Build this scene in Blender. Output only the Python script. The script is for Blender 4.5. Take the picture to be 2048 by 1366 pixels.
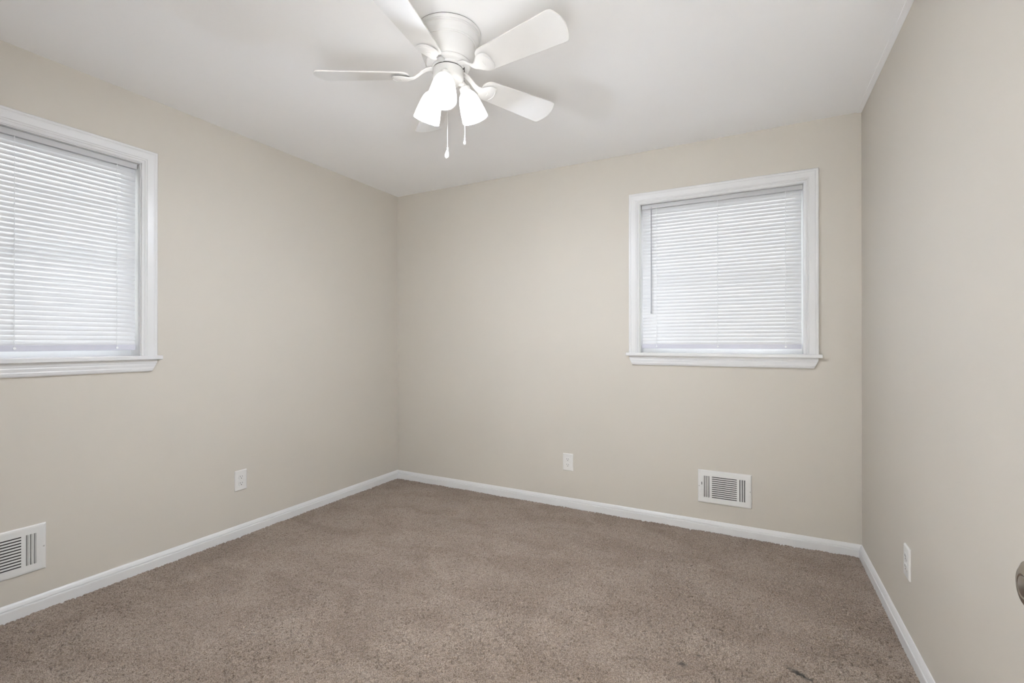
import bpy, bmesh, math, random
import numpy as np
from mathutils import Vector, Matrix

for _o in list(bpy.data.objects):
    bpy.data.objects.remove(_o, do_unlink=True)
S = bpy.context.scene
COL = S.collection
R = math.radians
PI = math.pi

# ------------------------------------------------------------------ camera
cam_d = bpy.data.cameras.new('camera')
cam = bpy.data.objects.new('camera', cam_d)
COL.objects.link(cam)
cam.location = (2.82614, -3.2110, 1.1756)
cam.rotation_euler = (PI / 2 + 0.00173, 0.0, 0.48698)
cam_d.sensor_width = 36.0
cam_d.lens = 956.107 * 36.0 / 2048.0
cam_d.clip_start = 0.02
S.camera = cam

# ------------------------------------------------------------------ sky / exposure
world = bpy.data.worlds.new('sky')
S.world = world
world.use_nodes = True
bg = world.node_tree.nodes['Background']
bg.inputs['Color'].default_value = (0.975, 0.985, 1.0, 1)
bg.inputs['Strength'].default_value = 7.0
S.view_settings.view_transform = 'Standard'
S.view_settings.look = 'None'
S.view_settings.exposure = 0.14
S.view_settings.gamma = 1.0
S.view_settings.use_curve_mapping = False
S.cycles.use_denoising = True
S.cycles.max_bounces = 14
S.cycles.diffuse_bounces = 8
S.cycles.transparent_max_bounces = 12

LAMP_W = 22.5       # each of the three bulbs in the fan light
SHADE_E = 2.6      # glow of the opal glass
FILL_W = 6000.0       # unseen spot added in the hall to fill the room

# ------------------------------------------------------------------ materials
def srgb(r, g, b):
    f = lambda c: c / 12.92 if c <= 0.04045 else ((c + 0.055) / 1.055) ** 2.4
    return (f(r / 255), f(g / 255), f(b / 255), 1)

def mat(name, col, rough=0.5, metal=0.0, spec=0.5, noise=0.0, nscale=30.0, bump=0.0, bscale=200.0, emit=0.0):
    m = bpy.data.materials.new(name)
    m.use_nodes = True
    nt = m.node_tree
    b = nt.nodes['Principled BSDF']
    b.inputs['Base Color'].default_value = col
    b.inputs['Roughness'].default_value = rough
    b.inputs['Metallic'].default_value = metal
    b.inputs['Specular IOR Level'].default_value = spec
    if emit:
        b.inputs['Emission Color'].default_value = (1, 0.98, 0.95, 1)
        b.inputs['Emission Strength'].default_value = emit
    tc = nt.nodes.new('ShaderNodeTexCoord')
    if noise:
        n = nt.nodes.new('ShaderNodeTexNoise')
        n.inputs['Scale'].default_value = nscale
        n.inputs['Detail'].default_value = 4
        nt.links.new(tc.outputs['Object'], n.inputs['Vector'])
        r = nt.nodes.new('ShaderNodeValToRGB')
        r.color_ramp.elements[0].position = 0.3
        r.color_ramp.elements[1].position = 0.7
        r.color_ramp.elements[0].color = tuple(c * (1 - noise) for c in col[:3]) + (1,)
        r.color_ramp.elements[1].color = tuple(min(1, c * (1 + noise)) for c in col[:3]) + (1,)
        nt.links.new(n.outputs['Fac'], r.inputs['Fac'])
        nt.links.new(r.outputs['Color'], b.inputs['Base Color'])
    if bump:
        n2 = nt.nodes.new('ShaderNodeTexNoise')
        n2.inputs['Scale'].default_value = bscale
        n2.inputs['Detail'].default_value = 3
        nt.links.new(tc.outputs['Object'], n2.inputs['Vector'])
        bp = nt.nodes.new('ShaderNodeBump')
        bp.inputs['Strength'].default_value = bump
        bp.inputs['Distance'].default_value = 0.002
        nt.links.new(n2.outputs['Fac'], bp.inputs['Height'])
        nt.links.new(bp.outputs['Normal'], b.inputs['Normal'])
    return m

M_WALL = mat('beige_wall_paint', (0.56, 0.525, 0.468, 1), 0.6, spec=0.3, noise=0.012, nscale=1.5, bump=0.06, bscale=160)
M_CEIL = mat('white_ceiling_paint', (0.92, 0.92, 0.925, 1), 0.9, spec=0.2, noise=0.01, nscale=2, bump=0.05, bscale=120)
M_TRIM = mat('white_trim_paint', (0.69, 0.69, 0.69, 1), 0.35, noise=0.01, nscale=6)
M_PLATE = mat('white_plastic', (0.70, 0.69, 0.67, 1), 0.3, noise=0.01, nscale=40)
M_VENT = mat('white_painted_metal', (0.71, 0.705, 0.69, 1), 0.35, noise=0.01, nscale=40)
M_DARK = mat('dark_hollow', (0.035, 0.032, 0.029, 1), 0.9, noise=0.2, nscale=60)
M_FAN = mat('white_fan_enamel', (0.70, 0.695, 0.685, 1), 0.5, spec=0.3, noise=0.01, nscale=20)
M_BLADE = mat('white_fan_blade', (0.73, 0.72, 0.705, 1), 0.5, spec=0.3, noise=0.015, nscale=12)
M_STEEL = mat('nickel_chain', (0.42, 0.41, 0.40, 1), 0.4, metal=0.3, noise=0.03, nscale=80)
M_KNOB = mat('brushed_nickel', (0.36, 0.32, 0.28, 1), 0.22, metal=1.0, noise=0.06, nscale=60)
M_SCREW = mat('screw_metal', (0.45, 0.44, 0.42, 1), 0.4, metal=0.6, noise=0.05, nscale=90)
M_DOOR = mat('white_door_paint', (0.78, 0.78, 0.77, 1), 0.4, noise=0.01, nscale=5)
M_VINYL = mat('white_vinyl_sash', (0.82, 0.83, 0.84, 1), 0.3, noise=0.01, nscale=10)
M_BOUNCE = mat('white_bounce_tile', (0.82, 0.81, 0.79, 1), 0.35, noise=0.02, nscale=5)  # unseen floor made pale to throw the hall spot up into the room
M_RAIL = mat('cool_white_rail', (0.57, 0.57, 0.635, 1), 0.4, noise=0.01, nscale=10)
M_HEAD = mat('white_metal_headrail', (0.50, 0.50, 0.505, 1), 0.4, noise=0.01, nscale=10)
M_BOB = mat('white_ceramic_bob', (0.85, 0.84, 0.82, 1), 0.15, noise=0.01, nscale=60)
M_WAND = mat('clear_grey_wand', (0.33, 0.34, 0.36, 1), 0.2, noise=0.03, nscale=40)

def translucent_mat(name, col, frac, rough=0.35):
    m = bpy.data.materials.new(name); m.use_nodes = True
    nt = m.node_tree; b = nt.nodes['Principled BSDF']; out = nt.nodes['Material Output']
    n = nt.nodes.new('ShaderNodeTexNoise'); n.inputs['Scale'].default_value = 8
    r = nt.nodes.new('ShaderNodeValToRGB')
    r.color_ramp.elements[0].color = tuple(c * 0.985 for c in col[:3]) + (1,)
    r.color_ramp.elements[1].color = col
    tc = nt.nodes.new('ShaderNodeTexCoord')
    nt.links.new(tc.outputs['Object'], n.inputs['Vector'])
    nt.links.new(n.outputs['Fac'], r.inputs['Fac'])
    nt.links.new(r.outputs['Color'], b.inputs['Base Color'])
    b.inputs['Roughness'].default_value = rough
    t = nt.nodes.new('ShaderNodeBsdfTranslucent')
    nt.links.new(r.outputs['Color'], t.inputs['Color'])
    mx = nt.nodes.new('ShaderNodeMixShader'); mx.inputs['Fac'].default_value = frac
    nt.links.new(b.outputs['BSDF'], mx.inputs[1]); nt.links.new(t.outputs['BSDF'], mx.inputs[2])
    nt.links.new(mx.outputs['Shader'], out.inputs['Surface'])
    return m
M_SLAT = translucent_mat('white_vinyl_slat', (0.655, 0.66, 0.67, 1), 0.015)

def glass_mat():
    m = bpy.data.materials.new('window_glass'); m.use_nodes = True
    nt = m.node_tree; nt.nodes.remove(nt.nodes['Principled BSDF']); out = nt.nodes['Material Output']
    t = nt.nodes.new('ShaderNodeBsdfTransparent'); g = nt.nodes.new('ShaderNodeBsdfGlossy')
    g.inputs['Roughness'].default_value = 0.02
    f = nt.nodes.new('ShaderNodeFresnel'); f.inputs['IOR'].default_value = 1.45
    n = nt.nodes.new('ShaderNodeTexNoise'); n.inputs['Scale'].default_value = 3
    r = nt.nodes.new('ShaderNodeValToRGB')
    r.color_ramp.elements[0].color = (0.95, 0.97, 0.96, 1); r.color_ramp.elements[1].color = (0.97, 0.98, 0.98, 1)
    nt.links.new(n.outputs['Fac'], r.inputs['Fac']); nt.links.new(r.outputs['Color'], t.inputs['Color'])
    mx = nt.nodes.new('ShaderNodeMixShader')
    nt.links.new(f.outputs['Fac'], mx.inputs['Fac'])
    nt.links.new(t.outputs['BSDF'], mx.inputs[1]); nt.links.new(g.outputs['BSDF'], mx.inputs[2])
    nt.links.new(mx.outputs['Shader'], out.inputs['Surface'])
    return m
M_GLASS = glass_mat()
M_SHADE = mat('lit_opal_glass', (0.85, 0.85, 0.84, 1), 0.25, noise=0.01, nscale=15, emit=SHADE_E)
M_FILL_LENS = mat('lit_fill_lens', (0.85, 0.85, 0.84, 1), 0.3, noise=0.01, nscale=15, emit=3.0)  # emitting disc of the added hall fill lamp
M_BULB = mat('lit_bulb', (0.9, 0.9, 0.88, 1), 0.3, noise=0.01, nscale=15, emit=12.0)

def carpet_mat():
    m = bpy.data.materials.new('brown_frieze_carpet'); m.use_nodes = True
    nt = m.node_tree; b = nt.nodes['Principled BSDF']
    b.inputs['Roughness'].default_value = 1.0
    b.inputs['Specular IOR Level'].default_value = 0.05
    b.inputs['Sheen Weight'].default_value = 0.15
    tc = nt.nodes.new('ShaderNodeTexCoord')
    # yarn-to-yarn heather
    n = nt.nodes.new('ShaderNodeTexNoise'); n.inputs['Scale'].default_value = 265; n.inputs['Detail'].default_value = 2
    nt.links.new(tc.outputs['Object'], n.inputs['Vector'])
    r = nt.nodes.new('ShaderNodeValToRGB'); e = r.color_ramp.elements
    e[0].position = 0.36; e[0].color = CARPET_DARK
    e[1].position = 0.62; e[1].color = CARPET_LIGHT
    nt.links.new(n.outputs['Fac'], r.inputs['Fac'])
    # brushed patches where the pile lies another way
    n2 = nt.nodes.new('ShaderNodeTexNoise'); n2.inputs['Scale'].default_value = 3.2
    n2.inputs['Detail'].default_value = 5; n2.inputs['Distortion'].default_value = 0.6
    mp = nt.nodes.new('ShaderNodeMapping'); mp.inputs['Rotation'].default_value = (0, 0, 0.6); mp.inputs['Scale'].default_value = (1.0, 1.7, 1)
    nt.links.new(tc.outputs['Object'], mp.inputs['Vector']); nt.links.new(mp.outputs['Vector'], n2.inputs['Vector'])
    r2 = nt.nodes.new('ShaderNodeValToRGB')
    r2.color_ramp.elements[0].position = 0.36; r2.color_ramp.elements[0].color = (0.88, 0.865, 0.85, 1)
    r2.color_ramp.elements[1].position = 0.62; r2.color_ramp.elements[1].color = (1.06, 1.07, 1.08, 1)
    nt.links.new(n2.outputs['Fac'], r2.inputs['Fac'])
    mul = nt.nodes.new('ShaderNodeMix'); mul.data_type = 'RGBA'; mul.blend_type = 'MULTIPLY'
    mul.inputs['Factor'].default_value = 1.0
    nt.links.new(r.outputs['Color'], mul.inputs['A']); nt.links.new(r2.outputs['Color'], mul.inputs['B'])
    # dark smudges of soot-grey dirt
    last = mul.outputs['Result']
    for (cx, cy, rot, sx, sy, amt) in STAINS:
        mp = nt.nodes.new('ShaderNodeMapping'); mp.vector_type = 'TEXTURE'
        mp.inputs['Location'].default_value = (cx, cy, 0); mp.inputs['Rotation'].default_value = (0, 0, rot)
        mp.inputs['Scale'].default_value = (sx, sy, 1)
        nt.links.new(tc.outputs['Object'], mp.inputs['Vector'])
        sep = nt.nodes.new('ShaderNodeVectorMath'); sep.operation = 'MULTIPLY'; sep.inputs[1].default_value = (1, 1, 0)
        nt.links.new(mp.outputs['Vector'], sep.inputs[0])
        ln = nt.nodes.new('ShaderNodeVectorMath'); ln.operation = 'LENGTH'
        nt.links.new(sep.outputs['Vector'], ln.inputs[0])
        ns = nt.nodes.new('ShaderNodeTexNoise'); ns.inputs['Scale'].default_value = 75; ns.inputs['Detail'].default_value = 3
        nt.links.new(tc.outputs['Object'], ns.inputs['Vector'])
        ad = nt.nodes.new('ShaderNodeMath'); ad.operation = 'MULTIPLY_ADD'; ad.inputs[1].default_value = 1.3
        nt.links.new(ns.outputs['Fac'], ad.inputs[0]); nt.links.new(ln.outputs['Value'], ad.inputs[2])
        rr = nt.nodes.new('ShaderNodeMapRange'); rr.inputs['From Min'].default_value = 0.85; rr.inputs['From Max'].default_value = 1.45
        rr.inputs['To Min'].default_value = amt; rr.inputs['To Max'].default_value = 0.0
        nt.links.new(ad.outputs['Value'], rr.inputs['Value'])
        mx = nt.nodes.new('ShaderNodeMix'); mx.data_type = 'RGBA'
        mx.inputs['B'].default_value = (0.045, 0.042, 0.036, 1)
        nt.links.new(rr.outputs['Result'], mx.inputs['Factor']); nt.links.new(last, mx.inputs['A'])
        last = mx.outputs['Result']
    nt.links.new(last, b.inputs['Base Color'])
    n3 = nt.nodes.new('ShaderNodeTexNoise'); n3.inputs['Scale'].default_value = 420; n3.inputs['Detail'].default_value = 2
    nt.links.new(tc.outputs['Object'], n3.inputs['Vector'])
    bp = nt.nodes.new('ShaderNodeBump'); bp.inputs['Strength'].default_value = 0.6; bp.inputs['Distance'].default_value = 0.003
    nt.links.new(n3.outputs['Fac'], bp.inputs['Height']); nt.links.new(bp.outputs['Normal'], b.inputs['Normal'])
    return m
CARPET_DARK = (0.172, 0.132, 0.101, 1)
CARPET_LIGHT = (0.365, 0.299, 0.246, 1)
STAINS = [(2.556, -1.372, 0.3, 0.036, 0.018, 0.85), (2.605, -1.290, 0.2, 0.024, 0.012, 0.5), (2.935, -1.235, -0.54, 0.074, 0.022, 0.92)]
M_CARPET = carpet_mat()

# ------------------------------------------------------------------ mesh helpers
def new_obj(name, bm, m, parent=None, smooth=False, kind=None, recalc=True):
    if recalc:
        bmesh.ops.recalc_face_normals(bm, faces=bm.faces)
    me = bpy.data.meshes.new(name)
    bm.to_mesh(me); bm.free()
    me.materials.append(m)
    if smooth:
        for p in me.polygons: p.use_smooth = True
        try: me.set_sharp_from_angle(angle=R(35))
        except Exception: pass
    o = bpy.data.objects.new(name, me)
    COL.objects.link(o)
    if parent: o.parent = parent
    if kind: o['kind'] = kind
    return o

def empty(name, loc=(0, 0, 0), rotz=0.0, parent=None):
    o = bpy.data.objects.new(name, None); COL.objects.link(o)
    o.empty_display_size = 0.1
    o.location = loc; o.rotation_euler = (0, 0, rotz)
    if parent: o.parent = parent
    return o

def tag(o, label, cat, group=None):
    o['label'] = label; o['category'] = cat
    if group: o['group'] = group

def box(bm, a, b, mtx=None):
    x0, y0, z0 = a; x1, y1, z1 = b
    P = [(x0, y0, z0), (x1, y0, z0), (x1, y1, z0), (x0, y1, z0), (x0, y0, z1), (x1, y0, z1), (x1, y1, z1), (x0, y1, z1)]
    v = [bm.verts.new(mtx @ Vector(p) if mtx else p) for p in P]
    for f in ((0, 3, 2, 1), (4, 5, 6, 7), (0, 1, 5, 4), (1, 2, 6, 5), (2, 3, 7, 6), (3, 0, 4, 7)):
        bm.faces.new([v[i] for i in f])
    return v

def lathe(bm, prof, n=48, mtx=None, cap0=True, cap1=True):
    rings = []
    for r, z in prof:
        ring = []
        for i in range(n):
            a = 2 * PI * i / n
            p = Vector((r * math.cos(a), r * math.sin(a), z))
            ring.append(bm.verts.new(mtx @ p if mtx else p))
        rings.append(ring)
    for k in range(len(rings) - 1):
        for i in range(n):
            j = (i + 1) % n
            bm.faces.new((rings[k][i], rings[k][j], rings[k + 1][j], rings[k + 1][i]))
    if cap0: bm.faces.new(rings[0][::-1])
    if cap1: bm.faces.new(rings[-1])

def tube(bm, pts, rad, n=8):
    pts = [Vector(p) for p in pts]
    rings = []
    for i, p in enumerate(pts):
        d = (pts[min(i + 1, len(pts) - 1)] - pts[max(i - 1, 0)]).normalized()
        u = d.orthogonal().normalized() if i == 0 else (rings_u - d * rings_u.dot(d)).normalized()
        rings_u = u
        w = d.cross(u)
        rr = rad[i] if isinstance(rad, (list, tuple)) else rad
        rings.append([bm.verts.new(p + (u * math.cos(2 * PI * k / n) + w * math.sin(2 * PI * k / n)) * rr) for k in range(n)])
    for a, b in zip(rings[:-1], rings[1:]):
        for k in range(n):
            j = (k + 1) % n
            bm.faces.new((a[k], a[j], b[j], b[k]))
    bm.faces.new(rings[0][::-1]); bm.faces.new(rings[-1])

def prism(bm, sections):
    """skin a list of equal-length closed outlines"""
    rs = [[bm.verts.new(p) for p in s] for s in sections]
    n = len(rs[0])
    for a, b in zip(rs[:-1], rs[1:]):
        for k in range(n):
            j = (k + 1) % n
            bm.faces.new((a[k], a[j], b[j], b[k]))
    bm.faces.new(rs[0][::-1]); bm.faces.new(rs[-1])

def bevel(o, w, seg=2):
    md = o.modifiers.new('bevel', 'BEVEL'); md.width = w; md.segments = seg; md.limit_method = 'ANGLE'; md.angle_limit = R(40)
    return o

# ------------------------------------------------------------------ room shell
H = 2.44
W0 = 3.2939
SL = -0.01843                      # the right wall is a hair out of square
Y0 = -3.36                         # front wall (behind the camera), with the doorway
TH = 0.14
rx = lambda y: W0 + SL * y
DX0, DX1, DZ = 2.32, 3.085, 2.04    # doorway
HY = Y0 - 1.5                      # hall beyond the doorway

WZ0, WZ1 = 1.087, 2.100            # window openings
BX0, BX1 = 2.083, 3.031            # back wall window
LY1, LY0 = -1.931, -2.879          # left wall window

def wall_with_hole(name, axis, lo, hi, t0, t1, h0, h1, z0, z1, floor_z=-0.0):
    bm = bmesh.new()
    def b(u0, u1, za, zb):
        if axis == 'x': box(bm, (u0, t0, za), (u1, t1, zb))
        else: box(bm, (t0, u0, za), (t1, u1, zb))
    b(lo, h0, 0, H); b(h1, hi, 0, H); b(h0, h1, z1, H)
    if z0 > 0: b(h0, h1, 0, z0)
    return new_obj(name, bm, M_WALL, kind='structure')

wall_with_hole('wall_back', 'x', -TH, rx(0) + TH, 0, TH, BX0, BX1, WZ0, WZ1)
wall_with_hole('wall_left', 'y', Y0, 0, -TH, 0, LY0, LY1, WZ0, WZ1)
wall_with_hole('wall_front', 'x', -TH, rx(Y0) + TH + 0.60, Y0 - TH, Y0, DX0, DX1, 0, DZ)
bm = bmesh.new()
prism(bm, [[(rx(0), 0, z), (rx(0) + TH, 0, z), (rx(Y0) + TH, Y0, z), (rx(Y0), Y0, z)] for z in (0, H)])
new_obj('wall_right', bm, M_WALL, kind='structure')
bm = bmesh.new()
box(bm, (-TH, Y0 - TH, H), (rx(Y0) + TH + 0.05, TH, H + 0.1))
new_obj('ceiling', bm, M_CEIL, kind='structure')
# hall behind the camera: walls, ceiling and a pale floor to bounce the added fill lamp
bm = bmesh.new()
hx0, hx1 = DX0 - 0.9, rx(Y0) + TH + 0.60
box(bm, (hx0 - 0.1, HY - 0.1, 0), (hx0, Y0 - TH, H)); box(bm, (hx1 - 0.1, HY - 0.1, 0), (hx1, Y0 - TH, H))
box(bm, (hx0, HY - 0.1, 0), (hx1 - 0.1, HY, H))
new_obj('wall_hall', bm, M_WALL, kind='structure')
bm = bmesh.new(); box(bm, (hx0 - 0.1, HY - 0.1, H), (hx1, Y0 - TH, H + 0.1))
new_obj('ceiling_hall', bm, M_CEIL, kind='structure')
bm = bmesh.new(); box(bm, (hx0 - 0.1, HY - 0.1, -0.1), (hx1, Y0, 0.0))
new_obj('floor_hall', bm, M_BOUNCE, kind='structure')

# ------------------------------------------------------------------ carpet: tufted pile as real relief
def carpet():
    rng = np.random.default_rng(7)
    step = 0.0031
    xs = np.arange(-0.004, rx(Y0) + 0.004, step); ys = np.arange(Y0, 0.004, step)
    X, Y = np.meshgrid(xs, ys)
    cell = 0.0080
    gx = np.floor(X / cell).astype(int); gy = np.floor(Y / cell).astype(int)
    ox, oy = gx.min() - 2, gy.min() - 2
    nx, ny = gx.max() - ox + 4, gy.max() - oy + 4
    JX = rng.random((ny, nx)); JY = rng.random((ny, nx)); HH = rng.random((ny, nx))
    best = np.full(X.shape, 9.0); hb = np.zeros(X.shape)
    for dx in (-1, 0, 1):
        for dy in (-1, 0, 1):
            ix = gx + dx - ox; iy = gy + dy - oy
            px = (gx + dx + JX[iy, ix]) * cell; py = (gy + dy + JY[iy, ix]) * cell
            d = np.hypot(X - px, Y - py) / cell
            m = d < best
            best = np.where(m, d, best); hb = np.where(m, HH[iy, ix], hb)
    # domed tufts of unequal height, some sunk deep between their neighbours
    Z = -0.0070 * np.clip(best, 0, 1) ** 1.5 - 0.0035 * hb ** 2 - 0.0120 * np.clip((hb - 0.88) / 0.05, 0, 1) + 0.0020
    # soft unevenness of the trodden pile
    def smooth(scale, amp, seed):
        r2 = np.random.default_rng(seed)
        nxs, nys = int((xs[-1] - xs[0]) / scale) + 4, int((ys[-1] - ys[0]) / scale) + 4
        G = r2.random((nys, nxs))
        fx = (X - xs[0]) / scale; fy = (Y - ys[0]) / scale
        ix = fx.astype(int); iy = fy.astype(int); tx = fx - ix; ty = fy - iy
        tx = tx * tx * (3 - 2 * tx); ty = ty * ty * (3 - 2 * ty)
        return amp * ((G[iy, ix] * (1 - tx) + G[iy, ix + 1] * tx) * (1 - ty) + (G[iy + 1, ix] * (1 - tx) + G[iy + 1, ix + 1] * tx) * ty - 0.5)
    Z = Z + smooth(0.035, 0.0030, 3) + smooth(0.12, 0.0045, 4)
    nyy, nxx = X.shape
    # keep the sheet inside the slightly skewed right wall
    lim = W0 + SL * Y + 0.004
    X = np.minimum(X, lim)
    co = np.stack([X, Y, Z], -1).reshape(-1, 3).astype(np.float32)
    idx = np.arange(nyy * nxx).reshape(nyy, nxx)
    q = np.stack([idx[:-1, :-1], idx[:-1, 1:], idx[1:, 1:], idx[1:, :-1]], -1).reshape(-1, 4)
    me = bpy.data.meshes.new('floor')
    me.vertices.add(len(co)); me.vertices.foreach_set('co', co.ravel())
    me.loops.add(q.size); me.loops.foreach_set('vertex_index', q.ravel().astype(np.int32))
    me.polygons.add(len(q)); me.polygons.foreach_set('loop_start', np.arange(0, q.size, 4, dtype=np.int32))
    me.polygons.foreach_set('loop_total', np.full(len(q), 4, dtype=np.int32))
    me.polygons.foreach_set('use_smooth', np.ones(len(q), dtype=bool))
    me.update(calc_edges=True)
    me.materials.append(M_CARPET)
    o = bpy.data.objects.new('floor', me); COL.objects.link(o); o['kind'] = 'structure'
carpet()

# ------------------------------------------------------------------ baseboards
BB = [(0.0, -0.02), (0.0155, -0.02), (0.0155, 0.0375), (0.0145, 0.0410), (0.0105, 0.0430), (0.0092, 0.0445), (0.0125, 0.0465), (0.0118, 0.0500), (0.0075, 0.0600), (0.0035, 0.0660), (0.0, 0.0670)]
bm = bmesh.new()   # left: sections run front to back, mitred into the corner
prism(bm, [[(d, Y0, z) for d, z in BB], [(d, -d, z) for d, z in BB]])
new_obj('baseboard_left', bm, M_TRIM, kind='structure')
bm = bmesh.new()
prism(bm, [[(d, -d, z) for d, z in BB], [(rx(-d) - d, -d, z) for d, z in BB]])
new_obj('baseboard_back', bm, M_TRIM, kind='structure')
bm = bmesh.new()
prism(bm, [[(rx(-d) - d, -d, z) for d, z in BB], [(rx(Y0) - d, Y0, z) for d, z in BB]])
new_obj('baseboard_right', bm, M_TRIM, kind='structure')
bm = bmesh.new()
prism(bm, [[(0.016, Y0 + d, z) for d, z in BB], [(DX0 - 0.075, Y0 + d, z) for d, z in BB]])
new_obj('baseboard_front', bm, M_TRIM, kind='structure')
# thin strip where the ceiling meets the right wall
TR = [(0.0, 0.0), (0.023, 0.0), (0.023, -0.0035), (0.012, -0.005), (0.001, -0.006), (0.0, -0.006)]
bm = bmesh.new()
prism(bm, [[(rx(y) - d, y, H + z) for d, z in TR] for y in (-0.001, Y0)])
new_obj('trim_1', bm, M_CEIL, kind='structure')

# ------------------------------------------------------------------ windows (built in a local frame: x along the wall, y into the wall, origin at floor)
CAS = [(0.0, 0.0), (0.0, -0.007), (0.006, -0.0095), (0.012, -0.0085), (0.015, -0.0115), (0.021, -0.0105), (0.025, -0.013),
       (0.040, -0.0145), (0.052, -0.0155), (0.056, -0.0145), (0.060, -0.0165), (0.0665, -0.0165), (0.0700, -0.014), (0.0700, 0.0)]   # (distance out from the inner edge, y)

def make_window(name, mtx, x0, x1):
    """x0,x1: clear opening of the rough hole; parts in local coordinates under one structure root"""
    root = empty(name); root.matrix_world = mtx; root['kind'] = 'structure'
    zt = WZ1
    zs = 1.107
    # lining boards
    bm = bmesh.new()
    box(bm, (x0, 0.0, zs), (x0 + 0.010, TH, zt)); box(bm, (x1 - 0.010, 0.0, zs), (x1, TH, zt)); box(bm, (x0 + 0.010, 0.0, zt - 0.010), (x1 - 0.010, TH, zt))
    box(bm, (x0, 0.0205, WZ0), (x1, TH, zs))
    new_obj('jamb', bm, M_TRIM, root)
    # mitred casing standing on the stool
    xi0, xi1, zi = x0 + 0.006, x1 - 0.006, zt - 0.006
    secs = [[(xi0 - d, y, zs) for d, y in CAS], [(xi0 - d, y, zi + d) for d, y in CAS],
            [(xi1 + d, y, zi + d) for d, y in CAS], [(xi1 + d, y, zs) for d, y in CAS]]
    bm = bmesh.new(); prism(bm, secs)
    new_obj('casing', bm, M_TRIM, root)
    # stool with horns
    bm = bmesh.new()
    a0, a1 = xi0 - 0.087, xi1 + 0.087
    prism(bm, [[(a0, 0, z), (a1, 0, z), (a1, -0.035, z), (a0, -0.035, z)] for z in (1.0865, 1.107)])
    box(bm, (x0 + 0.0005, 0.0, 1.0875), (x1 - 0.0005, 0.02, 1.107))
    o = new_obj('stool', bm, M_TRIM, root); bevel(o, 0.003)
    # apron with angled ends
    AP = [(1.0865, -0.017), (1.072, -0.0165), (1.064, -0.0145), (1.060, -0.0155), (1.046, -0.0135), (1.042, -0.0145), (1.032, -0.0125), (1.026, -0.009), (1.026, 0.0), (1.0865, 0.0)]
    bm = bmesh.new()
    e = lambda z: (1.0865 - z) * 0.46 + 0.0
    s0, s1 = xi0 - 0.068, xi1 + 0.068
    prism(bm, [[(s0 + max(0, e(z) - 0.006), y, z) for z, y in AP], [(s1 - max(0, e(z) - 0.006), y, z) for z, y in AP]])
    new_obj('apron', bm, M_TRIM, root)
    # sash and glass
    j0, j1 = x0 + 0.010, x1 - 0.010
    bm = bmesh.new()
    ya, yb = 0.085, 0.115
    zm = (zs + zt - 0.01) / 2
    box(bm, (j0, ya, zs), (j0 + 0.035, yb, zt - 0.01)); box(bm, (j1 - 0.035, ya, zs), (j1, yb, zt - 0.01))
    box(bm, (j0 + 0.035, ya, zs), (j1 - 0.035, yb, zs + 0.045)); box(bm, (j0 + 0.035, ya, zt - 0.05), (j1 - 0.035, yb, zt - 0.01))
    box(bm, (j0 + 0.035, ya, zm - 0.009), (j1 - 0.035, yb, zm + 0.009))
    new_obj('sash', bm, M_VINYL, root)
    for (za, zb) in ((zs + 0.045, zm - 0.009), (zm + 0.009, zt - 0.05)):
        bm = bmesh.new(); box(bm, (j0 + 0.035, 0.098, za), (j1 - 0.035, 0.102, zb))
        new_obj('glass_pane', bm, M_GLASS, root)
    return root

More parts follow.
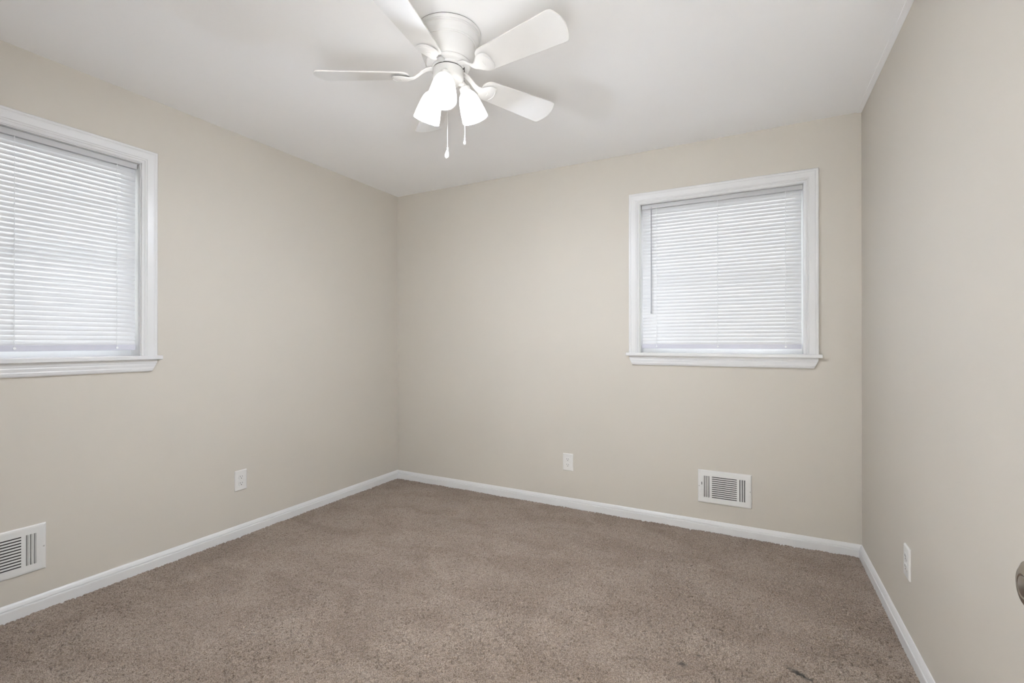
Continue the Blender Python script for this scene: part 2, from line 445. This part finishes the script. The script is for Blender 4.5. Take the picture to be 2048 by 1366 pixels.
def make_blind(name, mtx, x0, x1, label, wand):
    root = empty(name); root.matrix_world = mtx
    tag(root, label, 'window blind', 'white mini blinds in the windows')
    yc = 0.034
    b0, b1 = x0 + 0.0180, x1 - 0.0180
    zt = WZ1 - 0.011
    bm = bmesh.new(); box(bm, (b0 - 0.005, yc - 0.0135, zt - 0.027), (b1 + 0.005, yc + 0.0135, zt))
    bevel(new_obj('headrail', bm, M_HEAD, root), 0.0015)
    # slats: curved vinyl strips, closed
    bm = bmesh.new()
    pitch = 0.02195; top = zt - 0.036; n = 41
    ang = R(SLAT_TILT)
    rnd = random.Random(5)
    for k in range(n):
        zc = top - pitch * k
        prof = []
        aa = ang + R(rnd.uniform(-1.0, 1.0))
        for i in range(7):
            s = (i / 6 - 0.5) * 0.0252
            c = 0.0022 * (1 - (2 * (i / 6) - 1) ** 2)      # crown
            prof.append((s * math.cos(aa) - c * math.sin(aa), s * math.sin(aa) + c * math.cos(aa)))
        th = 0.00035
        loop = [(y, z) for y, z in prof] + [(y - th * math.sin(aa), z + th * math.cos(aa)) for y, z in reversed(prof)]
        prism(bm, [[(b0, yc + y, zc + z) for y, z in loop], [(b1, yc + y, zc + z) for y, z in loop]])
    new_obj('slats', bm, M_SLAT, root, smooth=True)
    zb = top - pitch * (n - 1)
    bm = bmesh.new(); box(bm, (b0, yc - 0.011, zb - 0.039), (b1, yc + 0.011, zb - 0.0115))
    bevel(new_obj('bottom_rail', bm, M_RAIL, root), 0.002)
    for cx in (b0 + 0.092, (b0 + b1) / 2 + 0.008, b1 - 0.080):
        bm = bmesh.new()
        for yy in (yc - 0.0128, yc + 0.0128):
            tube(bm, [(cx, yy, zt - 0.02), (cx, yy, zb - 0.03)], 0.0008, 5)
        for k in range(n):
            zz = top - pitch * k - 0.012
            tube(bm, [(cx - 0.002, yc - 0.0133, zz + 0.0105), (cx - 0.002, yc - 0.0133, zz + 0.0185)], 0.0013, 5)
        tube(bm, [(cx, yc - 0.0105, zb - 0.026), (cx, yc - 0.0135, zb - 0.026)], 0.0055, 10)
        new_obj('ladder_cord', bm, M_VINYL, root)
    if wand:
        bm = bmesh.new()
        wx, wy = b0 + 0.060, yc - 0.022
        tube(bm, [(wx, yc - 0.012, zt - 0.018), (wx, wy, zt - 0.020), (wx, wy, zt - 0.034)], 0.0016, 6)
        tube(bm, [(wx, wy, zt - 0.030), (wx, wy, 1.378)], 0.0034, 6)
        tube(bm, [(wx, wy, 1.380), (wx, wy, 1.366)], 0.0042, 8)
        new_obj('tilt_wand', bm, M_WAND, root)
    return root
SLAT_TILT = 70

MB = Matrix.Identity(4)
# left wall: local x -> +y world, local y (into wall) -> -x world
ML = Matrix(((0, -1, 0, 0), (1, 0, 0, 0), (0, 0, 1, 0), (0, 0, 0, 1)))
make_window('window_1', ML, LY0, LY1)
make_window('window_2', MB, BX0, BX1)
make_blind('window_blind', ML, LY0, LY1, 'white mini blind closed in the left wall window, cut off by the photo edge', False)
make_blind('window_blind', MB, BX0, BX1, 'white mini blind with a thin grey tilt wand, closed in the back wall window', True)

# ------------------------------------------------------------------ wall registers
def perforated(bm, x0, x1, z0, z1, holes, yf, yb):
    xs = sorted({x0, x1} | {h[0] for h in holes} | {h[1] for h in holes})
    zs = sorted({z0, z1} | {h[2] for h in holes} | {h[3] for h in holes})
    solid = {}
    for i in range(len(xs) - 1):
        for j in range(len(zs) - 1):
            cx, cz = (xs[i] + xs[i + 1]) / 2, (zs[j] + zs[j + 1]) / 2
            solid[i, j] = not any(h[0] < cx < h[1] and h[2] < cz < h[3] for h in holes)
    vf, vb = {}, {}
    def V(d, i, j, y):
        if (i, j) not in d: d[i, j] = bm.verts.new((xs[i], y, zs[j]))
        return d[i, j]
    for (i, j), s in solid.items():
        if not s: continue
        bm.faces.new([V(vf, i, j, yf), V(vf, i + 1, j, yf), V(vf, i + 1, j + 1, yf), V(vf, i, j + 1, yf)])
        bm.faces.new([V(vb, i, j, yb), V(vb, i, j + 1, yb), V(vb, i + 1, j + 1, yb), V(vb, i + 1, j, yb)])
        for (di, dj, a, b) in ((-1, 0, (0, 0), (0, 1)), (1, 0, (1, 0), (1, 1)), (0, -1, (0, 0), (1, 0)), (0, 1, (0, 1), (1, 1))):
            if not solid.get((i + di, j + dj), False):
                p, q = (i + a[0], j + a[1]), (i + b[0], j + b[1])
                bm.faces.new([V(vf, *p, yf), V(vf, *q, yf), V(vb, *q, yb), V(vb, *p, yb)])

def make_vent():
    root = empty('air_vent')
    w, h = 0.302, 0.203
    yf, yb = -0.0075, -0.0060
    holes = []
    for k in range(3):
        holes.append((-w / 2 + 0.0325 + k * 0.0125, -w / 2 + 0.0412 + k * 0.0125, -0.066, 0.066))
        holes.append((w / 2 - 0.0412 - k * 0.0125, w / 2 - 0.0325 - k * 0.0125, -0.066, 0.066))
    for k in range(11):
        z = 0.0625 - k * 0.0125
        holes.append((-0.070, 0.070, z - 0.0026, z + 0.0026))
    bm = bmesh.new()
    perforated(bm, -w / 2 + 0.010, w / 2 - 0.010, -h / 2 + 0.010, h / 2 - 0.010, holes, yf, yb)
    # sloped flange round the face
    o4 = lambda e, y: [(-w / 2 + e, y, -h / 2 + e), (w / 2 - e, y, -h / 2 + e), (w / 2 - e, y, h / 2 - e), (-w / 2 + e, y, h / 2 - e)]
    loops = [o4(0.010, yf), o4(0.004, -0.0066), o4(0.0, -0.0035), o4(0.0, 0.0), o4(0.010, 0.0), o4(0.010, yf)]
    rs = [[bm.verts.new(p) for p in l] for l in loops]
    for a, b in zip(rs[:-1], rs[1:]):
        for k in range(4):
            j = (k + 1) % 4
            bm.faces.new((a[k], a[j], b[j], b[k]))
    bmesh.ops.remove_doubles(bm, verts=bm.verts, dist=1e-5)
    new_obj('face_plate', bm, M_VENT, root)
    bm = bmesh.new(); box(bm, (-w / 2 + 0.012, -0.0009, -h / 2 + 0.012), (w / 2 - 0.012, -0.0002, h / 2 - 0.012))
    new_obj('duct', bm, M_DARK, root)
    # slanted fins behind the slots
    bm = bmesh.new()
    for k in range(12):
        z = 0.0625 + 0.00625 - k * 0.0125
        prism(bm, [[(x, -0.0059, z - 0.0030), (x, -0.0059, z - 0.0024), (x, -0.0012, z + 0.0010), (x, -0.0012, z + 0.0004)] for x in (-0.071, 0.071)])
    for s in (-1, 1):
        for k in range(3):
            x = s * (w / 2 - 0.0325 - 0.0125 * k)
            prism(bm, [[(x, -0.0059, z), (x - s * 0.0006, -0.0059, z), (x - s * 0.0050, -0.0012, z), (x - s * 0.0044, -0.0012, z)] for z in (-0.067, 0.067)])
    new_obj('louvers', bm, M_VENT, root)
    for x in (-0.1435, 0.1425):
        bm = bmesh.new(); lathe(bm, [(0.0036, 0.0), (0.0036, 0.0008), (0.002, 0.0016)], 14, Matrix.Translation((x, yf + 0.0012, 0)) @ Matrix.Rotation(PI / 2, 4, 'X'))
        new_obj('screw', bm, M_SCREW, root)
    return root

def lever(root):
    bm = bmesh.new(); box(bm, (-0.1302, -0.0078, 0.008), (-0.1265, -0.0074, 0.026))
    new_obj('lever_slot', bm, M_DARK, root)
    bm = bmesh.new(); box(bm, (-0.1297, -0.0125, -0.022), (-0.1270, -0.0074, 0.010)); box(bm, (-0.1340, -0.0138, -0.026), (-0.1235, -0.0105, -0.020))
    bevel(new_obj('damper_lever', bm, M_VENT, root), 0.0008)

def copy_tree(o, parent=None):
    c = o.copy(); COL.objects.link(c); c.parent = parent
    for ch in list(o.children): copy_tree(ch, c)
    return c

v1 = make_vent()
v2 = copy_tree(v1)
lever(v2)
v1.matrix_world = Matrix.Translation((0, -2.302 - 0.151, 0.2765)) @ ML
v2.location = (2.6035, 0, 0.2765)
tag(v1, 'white louvered air vent low on the left wall, cut off by the photo edge', 'air vent', 'wall air vents')
tag(v2, 'white louvered air vent low on the back wall below the window', 'air vent', 'wall air vents')

# ------------------------------------------------------------------ outlets
def rounded_rect(w, h, r, n=5):
    pts = []
    for cx, cz, a0 in ((w / 2 - r, h / 2 - r, 0), (-w / 2 + r, h / 2 - r, PI / 2), (-w / 2 + r, -h / 2 + r, PI), (w / 2 - r, -h / 2 + r, 1.5 * PI)):
        for i in range(n + 1):
            a = a0 + PI / 2 * i / n
            pts.append((cx + r * math.cos(a), cz + r * math.sin(a)))
    return pts

def make_outlet():
    root = empty('electrical_outlet')
    bm = bmesh.new()
    secs = []
    for (e, y) in ((0.0, 0.0), (0.0, -0.0025), (0.0015, -0.0045), (0.005, -0.0062), (0.0065, -0.0062)):
        secs.append([(x, y, z) for x, z in rounded_rect(0.076 - 2 * e, 0.122 - 2 * e, max(0.0012, 0.003 - e / 2), 3)])
    prism(bm, secs)
    new_obj('cover_plate', bm, M_PLATE, root)
    for s in (1, -1):
        zc = s * 0.0195
        bm = bmesh.new()
        pts = []
        for i in range(28):
            a = 2 * PI * i / 28
            pts.append((max(-0.0162, min(0.0162, 0.0172 * math.cos(a))), max(-0.0142, min(0.0142, 0.0172 * math.sin(a)))))
        prism(bm, [[(x * k, y, zc + z * k) for x, z in pts] for (k, y) in ((1.0, -0.0058), (1.0, -0.0078), (0.95, -0.0084))])
        rc = new_obj('receptacle', bm, M_PLATE, root)
        for (x, wd, ht) in ((-0.0063, 0.0022, 0.0085), (0.0063, 0.0022, 0.0075)):
            bm = bmesh.new(); box(bm, (x - wd / 2, -0.0087, zc + 0.0038 - ht / 2), (x + wd / 2, -0.0080, zc + 0.0038 + ht / 2))
            new_obj('slot', bm, M_DARK, rc)
        bm = bmesh.new(); lathe(bm, [(0.0026, 0), (0.0026, 0.0007)], 14, Matrix.Translation((0, -0.0080, zc - 0.0072)) @ Matrix.Rotation(PI / 2, 4, 'X'))
        new_obj('ground_hole', bm, M_DARK, rc)
    bm = bmesh.new(); lathe(bm, [(0.0030, 0), (0.0030, 0.0006), (0.0018, 0.0013)], 14, Matrix.Translation((0, -0.0060, 0)) @ Matrix.Rotation(PI / 2, 4, 'X'))
    new_obj('screw', bm, M_PLATE, root)
    return root

o1 = make_outlet()
o2 = copy_tree(o1); o3 = copy_tree(o1)
o1.matrix_world = Matrix.Translation((0, -1.409, 0.337)) @ ML
o2.location = (1.580, 0, 0.320)
thr = math.atan(SL)
yr = -0.8775
o3.matrix_world = Matrix.Translation((rx(yr), yr, 0.332)) @ Matrix.Rotation(-PI / 2 - thr, 4, 'Z')
tag(o1, 'white duplex outlet on the left wall above the baseboard', 'outlet', 'duplex wall outlets')
tag(o2, 'white duplex outlet on the back wall, left of the air vent', 'outlet', 'duplex wall outlets')
tag(o3, 'white duplex outlet seen edge-on on the right wall', 'outlet', 'duplex wall outlets')

# ------------------------------------------------------------------ door (open behind the frame's right side) with its knob
def make_door():
    root = empty('door_1'); root['kind'] = 'structure'
    x0, x1 = 3.098, 3.133
    ya, yb = Y0 + 0.03, -2.545
    bm = bmesh.new(); box(bm, (x0, ya, 0.012), (x1, yb, 2.03))
    bevel(new_obj('door_leaf', bm, M_DOOR, root), 0.002)
    ky, kz = yb - 0.060, KNOB_Z
    mk = Matrix.Translation((x0, ky, kz)) @ Matrix.Rotation(-PI / 2, 4, 'Y')     # local +z -> -x world
    bm = bmesh.new()
    lathe(bm, [(0.033, 0.0), (0.033, 0.004), (0.029, 0.008), (0.016, 0.010), (0.0125, 0.013), (0.0115, 0.022), (0.014, 0.028), (0.022, 0.034), (0.0265, 0.041),
               (0.0275, 0.048), (0.0262, 0.054), (0.0225, 0.0595), (0.0165, 0.0630), (0.011, 0.0640), (0.0095, 0.0632), (0.0090, 0.0640), (0.003, 0.0645)], 48, mk)
    new_obj('door_knob', bm, M_KNOB, root, smooth=True)
    # casing of the doorway
    bm = bmesh.new()
    for sx in (DX0 - 0.07, ):
        box(bm, (sx, Y0, 0), (sx + 0.07, Y0 + 0.015, DZ + 0.07))
    box(bm, (DX0, Y0, DZ), (DX1, Y0 + 0.015, DZ + 0.07)); box(bm, (DX1, Y0, 0), (DX1 + 0.07, Y0 + 0.015, DZ + 0.07))
    new_obj('door_casing', bm, M_TRIM, root)
KNOB_Z = 0.952
make_door()

# ------------------------------------------------------------------ ceiling fan with light kit
def make_fan(cx, cy):
    root = empty('ceiling_fan', (cx, cy, H))
    tag(root, 'white five-blade hugger ceiling fan with three lit opal glass lamp shades', 'ceiling fan')
    dz = lambda z: z - H
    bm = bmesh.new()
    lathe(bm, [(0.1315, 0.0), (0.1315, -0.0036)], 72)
    new_obj('canopy_gap_shade', bm, M_DARK, root, smooth=True)  # dark-coloured ring stands in for the shaded gap above the canopy
    bm = bmesh.new()
    lathe(bm, [(0.1310, -0.0032), (0.1338, -0.0034), (0.1338, dz(2.427)), (0.1325, dz(2.4250)), (0.1285, dz(2.4240)), (0.1280, dz(2.4215)), (0.1305, dz(2.4200)), (0.1305, dz(2.4180)),
               (0.1270, dz(2.4165)), (0.1268, dz(2.412)), (0.1250, dz(2.405)), (0.1200, dz(2.3985)), (0.1150, dz(2.3945)), (0.1125, dz(2.3910)), (0.1160, dz(2.3890)), (0.1165, dz(2.3865)), (0.1140, dz(2.3840))], 72)
    new_obj('mounting_canopy', bm, M_FAN, root, smooth=True)
    bm = bmesh.new()
    lathe(bm, [(0.1110, dz(2.3845)), (0.1112, dz(2.375)), (0.1095, dz(2.360)), (0.1055, dz(2.345)), (0.0995, dz(2.330)), (0.0935, dz(2.320)), (0.0905, dz(2.3175)),
               (0.0920, dz(2.315)), (0.0925, dz(2.312)), (0.0900, dz(2.308)), (0.0885, dz(2.3050)), (0.0850, dz(2.303)), (0.0600, dz(2.302))], 72)
    new_obj('motor_housing', bm, M_FAN, root, smooth=True)
    # short neck, its lip shows as a dark gap over the light kit
    bm = bmesh.new(); lathe(bm, [(0.066, dz(2.3030)), (0.066, dz(2.2945)), (0.0635, dz(2.2935)), (0.056, dz(2.2930))], 60)
    new_obj('flywheel', bm, M_FAN, root, smooth=True)
    bm = bmesh.new(); lathe(bm, [(0.0605, dz(2.2935)), (0.0605, dz(2.2895))], 60)
    new_obj('gap_ring', bm, M_DARK, root, smooth=True)

    # blades with their irons
    PITCH = R(15)
    a0 = 3.638
    zb = 2.2675
    for k in range(5):
        ang = a0 - k * 2 * PI / 5 + R((0, 0, 0, -1.3, 2.4)[k])     # the irons are bent a little
        # outline in blade plane: u along radius, w across
        us = [0.158 + (0.530 - 0.158) * t for t in np.linspace(0, 1, 9)]
        half = lambda u: 0.0520 + (0.0695 - 0.0520) * min(1, max(0, (u - 0.17) / 0.33))
        out = []
        # root: rounded
        r0 = 0.158
        rootpts = []
        hr = half(0.205)
        for i in range(13):
            t = -PI / 2 - PI * i / 12
            c, s = math.cos(t), math.sin(t)
            rootpts.append((0.205 + 0.047 * (-(abs(c) ** 0.75)), hr * (1 if s > 0 else -1) * abs(s) ** 0.75 if abs(s) > 1e-9 else 0.0))
        # rootpts goes from w=-hr to w=+hr round the root end
        tip = []
        ht = half(0.52)
        tipu = lambda w: 0.519 + 0.024 * (1 - (w / ht) ** 2)
        tip += [(0.505, ht), (0.5145, ht * 0.993), (0.5192, ht * 0.970), (tipu(ht * 0.93), ht * 0.93)]
        for i in range(1, 12):
            w = ht * 0.93 * (1 - 2 * i / 12)
            tip.append((tipu(w), w))
        tip += [(tipu(ht * 0.93), -ht * 0.93), (0.5192, -ht * 0.970), (0.5145, -ht * 0.993), (0.505, -ht)]
        outline = rootpts + [(0.30, half(0.30)), (0.42, half(0.42))] + tip + [(0.42, -half(0.42)), (0.30, -half(0.30))]
        mz = Matrix.Rotation(ang, 4, 'Z')
        # clockwise (w<0) edge is the high one
        mp = Matrix.Translation((0.010 if k == 3 else 0, 0, dz(zb) + (0.006 if k == 4 else 0))) @ Matrix.Rotation(R(2.2) if k == 4 else 0, 4, 'Y') @ Matrix.Rotation(-PITCH, 4, 'X')
        bm = bmesh.new()
        prism(bm, [[mz @ mp @ Vector((u, w, z)) for u, w in outline] for z in (-0.0028, 0.0028)])
        bevel(new_obj('blade', bm, M_BLADE, root), 0.0012)
        # iron: strap dropping from the flywheel, widening to a D-shaped pad under the blade
        bm = bmesh.new()
        secs = []
        path = [(0.050, 0.014, dz(2.2985), 0), (0.074, 0.014, dz(2.2975), 0), (0.092, 0.0125, dz(2.2935), 0.15), (0.108, 0.0115, dz(2.2830), 0.4), (0.124, 0.0115, dz(2.2700), 0.7),
                (0.140, 0.0125, dz(2.2600), 0.9), (0.156, 0.0170, dz(2.2565), 1), (0.170, 0.0290, dz(2.2560), 1), (0.182, 0.0380, dz(2.2560), 1), (0.198, 0.0420, dz(2.2560), 1), (0.213, 0.0400, dz(2.2562), 1), (0.2205, 0.0330, dz(2.2570), 1), (0.2255, 0.0210, dz(2.2578), 1), (0.2275, 0.0080, dz(2.2582), 1)]
        for (u, hw, z, pf) in path:
            th = 0.0062
            tp = math.tan(PITCH) * pf
            # pad follows the blade's pitch: w<0 high
            sec = [(u, -hw, z + hw * tp), (u, -hw * 0.86, z - th * 0.55 + hw * tp * 0.86), (u, 0, z - th * (0.80 if pf > 0.95 else 1.0)), (u, hw * 0.86, z - th * 0.55 - hw * tp * 0.86), (u, hw, z - hw * tp),
                   (u, hw * 0.8, z + 0.0030 - hw * tp * 0.8), (u, -hw * 0.8, z + 0.0030 + hw * tp * 0.8)]
            secs.append([mz @ Vector(p) for p in sec])
        prism(bm, secs)
        iron = new_obj('blade_iron', bm, M_FAN, root, smooth=True)
        # raised rib at the end of the pad
        bm = bmesh.new()
        rib = []
        for i in range(11):
            w = -0.030 + 0.060 * i / 10
            u = 0.2245 - 0.016 * (w / 0.034) ** 2
            rib.append(mz @ Vector((u, w, dz(2.2535) - w * math.tan(PITCH))))
        tube(bm, rib, [0.0012] + [0.0026] * 9 + [0.0012], 8)
        rib2 = [mz @ Vector((0.192, w, dz(2.2515) - w * math.tan(PITCH))) for w in (-0.010, 0.0, 0.010)]
        tube(bm, rib2, 0.0016, 6)
        new_obj('pad_rib', bm, M_FAN, iron, smooth=True)

    # light kit
    bm = bmesh.new()
    lathe(bm, [(0.0600, dz(2.2895)), (0.0625, dz(2.2885)), (0.0625, dz(2.2560)), (0.0605, dz(2.2500)), (0.0560, dz(2.2460)), (0.0470, dz(2.2430)), (0.0330, dz(2.2400)),
               (0.0290, dz(2.2360)), (0.0270, dz(2.2280)), (0.0180, dz(2.2215)), (0.0060, dz(2.2180)), (0.0050, dz(2.2120)), (0.0010, dz(2.2105))], 60)
    kit = new_obj('light_fitter', bm, M_FAN, root, smooth=True)
    TILT = R(22)
    bm = bmesh.new()
    m2 = Matrix.Rotation(R(22), 4, 'Z')
    box(bm, (0.0600, -0.0035, dz(2.2905)), (0.0690, -0.0005, dz(2.2985)), m2); box(bm, (0.0665, -0.0030, dz(2.2790)), (0.0690, -0.0010, dz(2.2905)), m2)
    new_obj('chain_guide', bm, M_DARK, root)
    for az in (175, 55, -65):
        a = R(az)
        # local frame: -z down the shade axis
        mt = Matrix.Translation((0.0765 * math.cos(a), 0.0765 * math.sin(a), dz(2.2235))) @ Matrix.Rotation(a, 4, 'Z') @ Matrix.Rotation(-TILT, 4, 'Y')
        bm = bmesh.new()
        ca, sa = math.cos(a), math.sin(a)
        tube(bm, [(0.046 * ca, 0.046 * sa, dz(2.2520)), (0.062 * ca, 0.062 * sa, dz(2.2500)), (0.070 * ca, 0.070 * sa, dz(2.2430)), (0.0735 * ca, 0.0735 * sa, dz(2.2330))], [0.013, 0.0135, 0.0145, 0.016], 16)
        lathe(bm, [(0.0150, 0.018), (0.0225, 0.014), (0.0235, -0.004), (0.0225, -0.010)], 28, mt)
        new_obj('lamp_socket', bm, M_FAN, kit, smooth=True)
        prof = [(0.0215, -0.002), (0.0250, -0.006), (0.0330, -0.015), (0.0390, -0.027), (0.0440, -0.045), (0.0485, -0.068), (0.0525, -0.092), (0.0550, -0.112), (0.0555, -0.118)]
        inner = [(r - 0.003, z) for r, z in reversed(prof)]
        bm = bmesh.new(); lathe(bm, prof + inner, 40, mt, cap0=False, cap1=False)
        new_obj('lamp_shade', bm, M_SHADE, kit, smooth=True)
        bm = bmesh.new(); lathe(bm, [(0.010, -0.008), (0.012, -0.020), (0.018, -0.036), (0.021, -0.050), (0.018, -0.064), (0.010, -0.072), (0.001, -0.075)], 24, mt)
        new_obj('bulb', bm, M_BULB, kit, smooth=True)
        ld = bpy.data.lights.new('bulb_light', 'POINT'); ld.energy = LAMP_W; ld.shadow_soft_size = 0.03; ld.color = (1.0, 1.08, 1.21)
        lo = bpy.data.objects.new('bulb_light', ld); COL.objects.link(lo); lo.parent = kit
        lo.location = mt @ Vector((0, 0, -0.105))

    # pull chains with almond-shaped bobs
    for (px, py, zt, zb0, zb1, tw) in ((1.6405, -1.5540, 2.262, 2.026 - 0.030, 1.9525, 0.5), (1.7285, -1.5560, 2.268, 2.0185, 1.9900, 1.9)):
        x, y = px - cx, py - cy
        bm = bmesh.new()
        r0 = 0.0600 / math.hypot(x, y)
        tube(bm, [(x * r0, y * r0, dz(zt)), (x * 0.99, y * 0.99, dz(zt + 0.001)), (x, y, dz(zt - 0.004))], 0.0016, 6)
        z = zt - 0.004
        while z > zb0:
            lathe(bm, [(0.0003, dz(z) + 0.0013), (0.0010, dz(z) + 0.0005), (0.0010, dz(z) - 0.0005), (0.0003, dz(z) - 0.0013)], 6, Matrix.Translation((x, y, 0)))
            z -= 0.0036
        ch = new_obj('pull_chain', bm, M_STEEL, root, smooth=True)
        bm = bmesh.new(); lathe(bm, [(0.0012, dz(zb0) + 0.004), (0.0028, dz(zb0)), (0.0028, dz(zb0) - 0.004), (0.0012, dz(zb0) - 0.006)], 10, Matrix.Translation((x, y, 0)))
        new_obj('chain_cap', bm, M_SCREW, ch, smooth=True)
        bm = bmesh.new()
        L = zb0 - 0.004 - zb1
        mt = Matrix.Translation((x, y, dz(zb0) - 0.004)) @ Matrix.Rotation(tw, 4, 'Z') @ Matrix.Rotation(0.12, 4, 'Y') @ Matrix.Diagonal((1, 0.55, 1, 1))
        lathe(bm, [(0.0008, 0), (0.003, -0.12 * L), (0.0065, -0.42 * L), (0.0085, -0.66 * L), (0.0070, -0.86 * L), (0.0030, -0.97 * L), (0.0005, -L)], 20, mt)
        new_obj('pendant', bm, M_BOB, ch, smooth=True)
make_fan(1.678, -1.602)

# ------------------------------------------------------------------ unseen hall spot, added as fill light through the doorway
def hall_fill_lamp():
    root = empty('hall_fill_lamp', (HLX, HLY, H))
    tag(root, 'unseen downlight added in the hall ceiling as fill light for the room', 'fill light')
    bm = bmesh.new(); lathe(bm, [(0.075, 0), (0.095, 0), (0.094, -0.006), (0.075, -0.004)], 40, cap0=False, cap1=False)
    new_obj('fill_trim_ring', bm, M_FAN, root, smooth=True)
    bm = bmesh.new(); lathe(bm, [(0.075, -0.001), (0.075, -0.003)], 40)
    new_obj('lens', bm, M_FILL_LENS, root, smooth=True)
    ld = bpy.data.lights.new('hall_fill_light', 'SPOT'); ld.energy = FILL_W; ld.shadow_soft_size = 0.07; ld.color = (1.0, 1.10, 1.27)
    ld.spot_size = R(75); ld.spot_blend = 0.4
    lo = bpy.data.objects.new('hall_fill_light', ld); COL.objects.link(lo); lo.parent = root; lo.location = (0, 0, -0.02)
HLX, HLY = 3.50, Y0 - 0.60
hall_fill_lamp()
